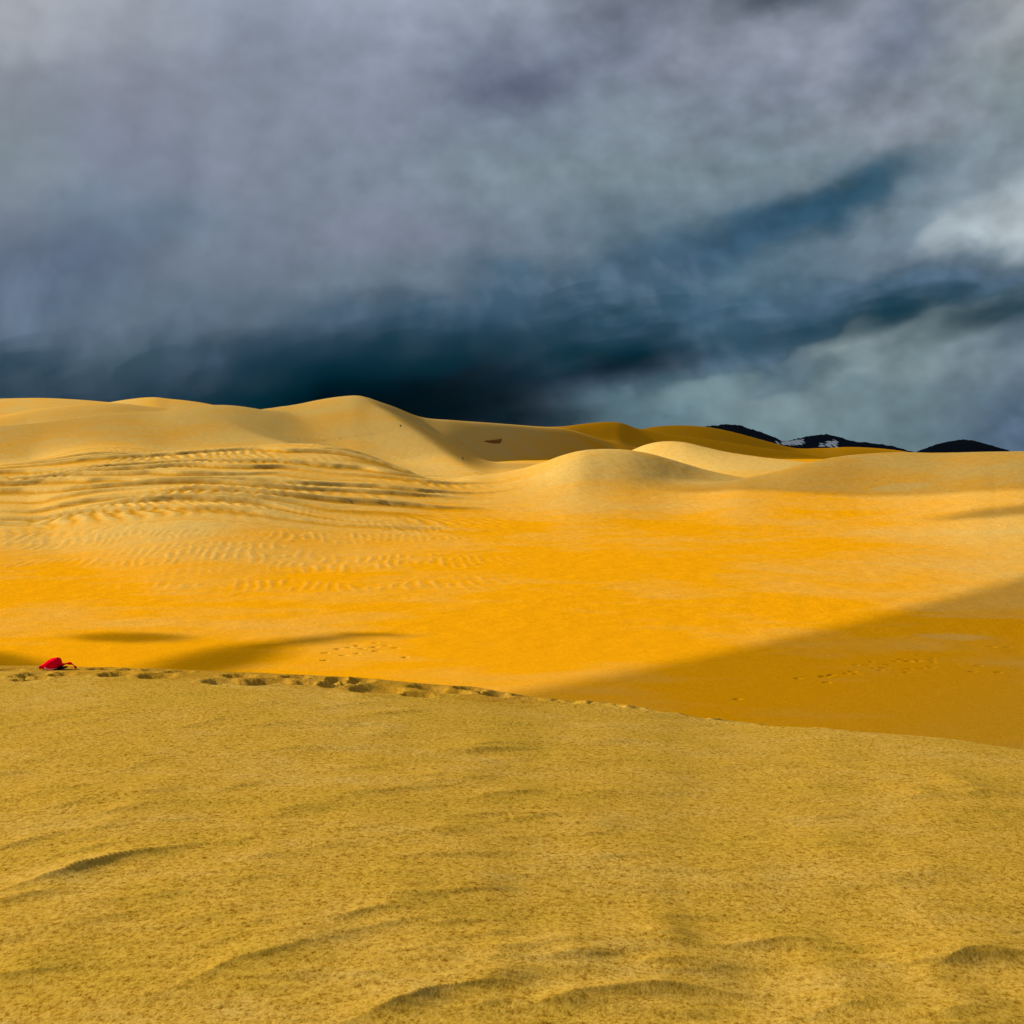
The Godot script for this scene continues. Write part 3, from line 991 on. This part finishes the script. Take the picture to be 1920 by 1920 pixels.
func walker(label: String, u: float, v: float, d: float, turn: float, stride: float) -> void:
	var x := side_of(u) * d
	var root := Node3D.new()
	root.name = numbered("person")
	add_child(root)
	root.position = Vector3(x, ground_height(x, d) - 0.02, -d)
	root.rotation.y = turn
	root.scale = Vector3.ONE * 0.78
	tag(root, label, "person")
	var s := stride
	var bones := [
		[Vector3(0, 0.95, 0), Vector3(0, 1.18, 0), 0.125, 0.135], [Vector3(0, 1.18, 0), Vector3(0, 1.38, 0), 0.135, 0.12],
		[Vector3(-0.15, 1.40, 0), Vector3(0.15, 1.40, 0), 0.075, 0.075], [Vector3(0, 1.42, 0), Vector3(0, 1.53, 0), 0.055, 0.05],
		[Vector3(0, 1.60, 0.01), Vector3(0, 1.68, -0.005), 0.085, 0.095],
		[Vector3(-0.09, 0.92, 0), Vector3(-0.10, 0.50, s * 0.6), 0.095, 0.065], [Vector3(-0.10, 0.50, s * 0.6), Vector3(-0.10, 0.09, s), 0.06, 0.045], [Vector3(-0.10, 0.05, s - 0.03), Vector3(-0.11, 0.04, s + 0.15), 0.045, 0.035],
		[Vector3(0.09, 0.92, 0), Vector3(0.10, 0.50, -s * 0.2), 0.095, 0.065], [Vector3(0.10, 0.50, -s * 0.2), Vector3(0.10, 0.09, -s), 0.06, 0.045], [Vector3(0.10, 0.05, -s - 0.03), Vector3(0.11, 0.04, -s + 0.15), 0.045, 0.035],
		[Vector3(-0.19, 1.38, 0), Vector3(-0.24, 1.10, -s * 0.3), 0.055, 0.045], [Vector3(-0.24, 1.10, -s * 0.3), Vector3(-0.23, 0.86, s * 0.1), 0.042, 0.035],
		[Vector3(0.19, 1.38, 0), Vector3(0.24, 1.10, s * 0.3), 0.055, 0.045], [Vector3(0.24, 1.10, s * 0.3), Vector3(0.23, 0.86, s * 0.6), 0.042, 0.035]]
	var m := StandardMaterial3D.new()
	m.vertex_color_use_as_albedo = true
	m.roughness = 0.9
	mesh_node("body", figure_mesh(bones, 0.05, Color(0.012, 0.012, 0.016), Color(0.01, 0.01, 0.014), Color(0.12, 0.06, 0.035)), m, root)

func shrub(label: String, u: float, v: float, d: float, tall: float) -> void:
	var x := side_of(u) * d
	var root := Node3D.new()
	root.name = numbered("shrub")
	add_child(root)
	root.position = Vector3(x, ground_height(x, d) - 0.05, -d)
	tag(root, label, "shrub", "", "dark shrubs on the far dunes")
	var rng := RandomNumberGenerator.new()
	rng.seed = int(u)
	var wood := cloth(Color(0.03, 0.018, 0.008))
	var green := cloth(Color(0.025, 0.022, 0.008))
	var leaves := SurfaceTool.new()
	leaves.begin(Mesh.PRIMITIVE_TRIANGLES)
	for k in 9:
		var a := TAU * k / 9.0 + rng.randf_range(-0.3, 0.3)
		var lean := rng.randf_range(0.1, 0.45)
		var tip := Vector3(cos(a) * lean, rng.randf_range(0.7, 1.0), sin(a) * lean) * tall
		mesh_node("stem", tube([Vector3.ZERO, tip * 0.5 + Vector3(cos(a), 0, sin(a)) * 0.05, tip], [0.035, 0.025, 0.01], 1.0, 6), wood, root)
		for m in 26:
			var p := tip * rng.randf_range(0.35, 1.0) + Vector3(rng.randfn(), rng.randfn() * 0.6, rng.randfn()) * 0.09 * tall
			var n := Vector3(rng.randfn(), rng.randfn(), rng.randfn()).normalized()
			var e := n.cross(Vector3(0.3, 0.9, 0.2)).normalized() * 0.11 * tall
			for q in [p - e * 0.5, p + e * 0.5, p + n * 0.15 * tall]: leaves.add_vertex(q)
	leaves.generate_normals()
	var o := mesh_node("foliage", leaves.commit(), green, root)
	o.set_meta("kind", "stuff")

func dark_patch(label: String, pts: Array, dist_guess: float) -> void:
	# a dark slab that lies on the slope
	var st := SurfaceTool.new()
	st.begin(Mesh.PRIMITIVE_TRIANGLES)
	st.set_smooth_group(-1)
	var poly := PackedVector2Array()
	var top := []
	for p in pts:
		# march along the sight line until it meets the slope
		var d := dist_guess
		while d < 1200.0 and ground_height(side_of(p[0]) * d, d) < EYE + slope_of(p[1]) * d: d += 0.5
		poly.append(Vector2(p[0], p[1]))
		top.append(Vector3(side_of(p[0]) * d, ground_height(side_of(p[0]) * d, d) + 0.5, -d))
	var idx := Geometry2D.triangulate_polygon(poly)
	for q in idx: st.add_vertex(top[q])
	for i in top.size():
		var a: Vector3 = top[i]
		var b: Vector3 = top[(i + 1) % top.size()]
		var dn := Vector3(0, -1.0, 0)
		for q in [a, b, a + dn, b, b + dn, a + dn]: st.add_vertex(q)
	st.generate_normals()
	tag(mesh_node("dark_wedge", st.commit(), cloth(Color(0.16, 0.07, 0.012))), label, "sand patch")

func storm_puffs(storm: Node3D) -> void:
	# how much the rain cloud takes from the light behind it, by direction; puffs are strewn to add up to that
	var rng := RandomNumberGenerator.new()
	rng.seed = 77
	var base := Color(0.0, 0.008, 0.022)
	var cell := 40.0
	var want := []
	var total := 0.0
	for j in 17:
		for i in range(-6, 54):
			var u := (i + 0.5) * cell
			var v := 340.0 + (j + 0.5) * 30.0
			var t := table_at(u, v)
			var el := rad_to_deg(atan((960.0 - v) / FOCAL)) + PITCH
			var behind := low_lift(t, el)
			var f := clampf((t.g + t.b - base.g - base.b) / (behind.g + behind.b - base.g - base.b), 0.045, 1.0)
			var tau := -1.6 * log(f) * smoothstep(1640.0, 1360.0, u) * smoothstep(-240.0, 0.0, u)
			if u > 1100.0 and v > 755.0 - (u - 1100.0) * 0.33: tau = 0.0      # the bright gap under the cloud's edge
			var streak := 562.0 + pow(maxf(0.0, 1930.0 - u), 1.5) * 0.0062
			if u > 1380.0: tau = maxf(tau, 1.1 * exp(-pow((v - streak) / 24.0, 2.0)))
			if tau > 0.05:
				want.append([u, v, tau * cell * 30.0])
				total += tau * cell * 30.0
	var dist := 9000.0
	var depth := 900.0
	var mats := []
	for k in 4: mats.append(fog_mat(Color(0.0, 0.036, 0.076).linear_to_srgb(), (0.10 + 0.05 * k) / depth))
	var spent := 0.0
	while spent < total:
		var pick := rng.randf() * total
		var k := 0
		while k < want.size() - 1 and pick > want[k][2]:
			pick -= want[k][2]
			k += 1
		var small: bool = want[k][0] > 1050.0
		for again in (3 if small else 1):
			var u: float = want[k][0] + rng.randf_range(-0.5, 0.5) * cell
			var v: float = want[k][1] + rng.randf_range(-15, 15)
			var m := rng.randi_range(0, 3)
			var a := rng.randf_range(60, 210)
			var b := a * rng.randf_range(0.25, 0.5)
			var tilt := 8.0 + smoothstep(700.0, 1400.0, u) * 8.0 + rng.randf_range(-8, 8)
			if small:
				a *= 0.75; b *= 0.45
			elif u < 750.0 and rng.randf() < 0.3:       # hanging rain
				b = a * rng.randf_range(0.5, 0.8); a *= 0.75
			spent += (0.10 + 0.05 * m) * 0.9 * PI * a * b / 3.0
			var dd := dist + rng.randf_range(-1500, 1500)
			var sc := dd / FOCAL
			# cones that point at the viewer side by side thin out evenly towards their rims
			var t := Transform3D(Basis(Vector3(0, 0, 1), deg_to_rad(tilt)) * Basis(Vector3(1, 0, 0), PI * 0.5), Vector3(side_of(u) * dd, EYE + slope_of(v) * dd, -dd))
			fog("puff", storm, RenderingServer.FOG_VOLUME_SHAPE_CONE, t, Vector3(2.0 * a * sc, depth, 2.0 * b * sc), mats[m])

func _ready() -> void:
	# camera, sky, sun, exposure
	var cam := Camera3D.new()
	cam.name = "camera"
	cam.position = Vector3(0, EYE, 0)
	cam.rotation_degrees = Vector3(PITCH, 0, 0)
	cam.fov = rad_to_deg(2.0 * atan(960.0 / FOCAL))
	cam.near = 0.05
	cam.far = 30000.0
	add_child(cam)
	var az := deg_to_rad(-70.0)
	var el := deg_to_rad(28.0)
	sun_dir = Vector3(sin(az) * cos(el), sin(el), -cos(az) * cos(el))
	var env := Environment.new()
	env.background_mode = Environment.BG_SKY
	env.tonemap_mode = Environment.TONE_MAPPER_LINEAR
	env.tonemap_exposure = EXPOSURE
	env.sdfgi_enabled = true
	env.ssao_enabled = true
	env.ssil_enabled = true
	env.volumetric_fog_enabled = true
	env.volumetric_fog_density = 0.0
	var pano := PanoramaSkyMaterial.new()
	pano.panorama = ImageTexture.create_from_image(make_sky())
	env.sky = Sky.new()
	env.sky_rotation = Vector3(0, deg_to_rad(SKY_TURN), 0)
	env.sky.sky_material = pano
	var we := WorldEnvironment.new()
	we.name = "world_environment"
	we.environment = env
	add_child(we)
	var sun := DirectionalLight3D.new()
	sun.name = "sun"
	sun.light_color = Color(1.0, 0.94, 0.84)
	sun.light_energy = 1.6
	sun.light_angular_distance = 0.5
	sun.shadow_enabled = true
	add_child(sun)
	sun.look_at_from_position(sun_dir * 100.0, Vector3.ZERO, Vector3.UP)

	# sand
	noise(broad, 3, 0.02, 3)
	noise(fine, 4, 0.25, 3)
	noise(tone, 6, 0.05, 4)
	sand = StandardMaterial3D.new()
	sand.vertex_color_use_as_albedo = true
	sand.roughness = 1.0
	sand.specular_mode = BaseMaterial3D.SPECULAR_DISABLED
	var gn := FastNoiseLite.new()
	noise(gn, 31, 0.05, 4)
	var n := 1024
	var rng := RandomNumberGenerator.new()
	rng.seed = 99
	var height := PackedFloat32Array(); height.resize(n * n)
	for octave in [[1, 0.30], [2, 0.42], [4, 0.40], [8, 0.22]]:
		var m: int = n / int(octave[0])
		var grid := Image.create(m, m, false, Image.FORMAT_RF)
		var raw := PackedFloat32Array(); raw.resize(m * m)
		for k in m * m: raw[k] = rng.randf() - 0.5
		grid.set_data(m, m, false, Image.FORMAT_RF, raw.to_byte_array())
		if m < n: grid.resize(n, n, Image.INTERPOLATE_BILINEAR)
		var big := grid.get_data().to_float32_array()
		for k in n * n: height[k] += big[k] * float(octave[1])
	var clump := gn.get_seamless_image(n, n).get_data()
	var ramp := Gradient.new()
	ramp.offsets = PackedFloat32Array([0.0, 0.24, 0.42, 0.58, 0.76, 1.0])
	ramp.colors = PackedColorArray([Color(0.34, 0.27, 0.12), Color(0.66, 0.58, 0.36), Color(0.84, 0.81, 0.68), Color(0.90, 0.88, 0.83), Color(0.97, 0.96, 0.95), Color(1, 1, 1)])
	var shades := PackedByteArray()
	for k in 256:
		var c := ramp.sample(k / 255.0)
		shades.append_array(PackedByteArray([c.r8, c.g8, c.b8]))
	var pix := PackedByteArray(); pix.resize(n * n * 3)
	var bumps := PackedByteArray(); bumps.resize(n * n)
	for k in n * n:
		var q := clampi(int(128.0 + height[k] * 235.0 + (clump[k] - 128) * 0.3), 0, 255)
		pix[k * 3] = shades[q * 3]; pix[k * 3 + 1] = shades[q * 3 + 1]; pix[k * 3 + 2] = shades[q * 3 + 2]
		bumps[k] = q
	sand.albedo_texture = ImageTexture.create_from_image(Image.create_from_data(n, n, false, Image.FORMAT_RGB8, pix))
	var bump := ImageTexture.create_from_image(Image.create_from_data(n, n, false, Image.FORMAT_L8, bumps))
	sand.uv1_triplanar = true
	sand.uv1_world_triplanar = true
	sand.uv1_scale = Vector3.ONE * 0.45
	sand.heightmap_enabled = true
	sand.heightmap_texture = bump
	sand.heightmap_scale = 0.28

	build_dunes()
	build_near()
	mountain("dark mountain with patches of snow behind the far dunes", [[1200, 830], [1260, 812], [1320, 800], [1345, 797], [1365, 795], [1400, 803], [1430, 813], [1460, 826], [1480, 826], [1500, 821], [1545, 815], [1560, 817], [1580, 825], [1620, 830], [1650, 834], [1690, 845], [1740, 862]], 4200, [[1484, 829, 24, 8], [1456, 836, 12, 3], [1560, 833, 17, 8], [1540, 836, 8, 6]], 41)
	mountain("small rounded dark hill alone on the right horizon", [[1690, 862], [1730, 848], [1760, 833], [1790, 826], [1810, 825], [1830, 833], [1850, 846], [1880, 864]], 4600, [], 42)

	# the storm: dark rain cloud beyond the dunes
	var storm := Node3D.new()
	storm.name = "storm_cloud"
	add_child(storm)
	tag(storm, "dark blue rain cloud hanging low behind the tall dune", "cloud", "structure")
	storm_puffs(storm)

	# unseen cloud added to shade the sand: the photographer stands in its shade
	shade_root = Node3D.new()
	shade_root.name = "added_shade_cloud"
	add_child(shade_root)
	tag(shade_root, "unseen cloud added to shade parts of the dunes", "cloud", "structure")
	var away := Vector3(0.734, 0, 0.68)
	var edge := Vector3(-5.0, -11, -55.0)
	shade_bank(edge + away * 20.0 + Vector3(0.68, 0, -0.734) * 44.0, 44.8, 61, 20, 0.95, true, 225)
	shade_bank(edge + away * 106.0, 47.2, 100, 65, 0.3, true, 400)
	# smaller and farther sheets, one for each wanted patch of shade
	shade_bank(Vector3(-20.5, -11.3, -73), 72, 8, 4.0, 1.9, false, 220)
	shade_bank(Vector3(-15.5, -11.3, -81), 36, 5.5, 1.8, 1.8, false, 200)
	shade_bank(Vector3(-11.0, -11.3, -83.5), -4, 3.5, 1.0, 1.3, false, 200)
	shade_bank(Vector3(-29.5, -11.3, -82.5), 10, 4.5, 2.8, 1.5, false, 200)
	shade_bank(Vector3(-35, -11.3, -70), -50, 12, 4.4, 2.0, false, 220)
	shade_bank(Vector3(106, -1, -229), -25, 58, 36, 0.6, true, 700)
	shade_bank(Vector3(86, -7, -176), 6, 17, 5, 1.0, false, 500)
	shade_bank(Vector3(-150, 10, -390), 14, 190, 75, 0.5, false, 1000)
	shade_bank(Vector3(190, 20, -860), 0, 330, 260, 1.7, false, 1900)
	shade_bank(Vector3(1000, 100, -4300), 0, 1500, 1500, 4.0, false, 6000)

	red_bag()
	walker("tiny dark walker at the foot of the peaked dune's slope", 868, 862, 345, 0.6, 0.25)
	shrub("tiny dark shrub on the spur below the dune peak", 752, 808, 400, 0.9)
	shrub("tiny dark shrub under the rounded dune top on the left skyline", 242, 757, 600, 1.5)
	dark_patch("dark wedge on the brown dune face", [[909, 828.5], [920, 827.5], [932, 826], [941, 824.5], [940, 828], [937, 831.5], [924, 831.5], [916, 830]], 420.0)
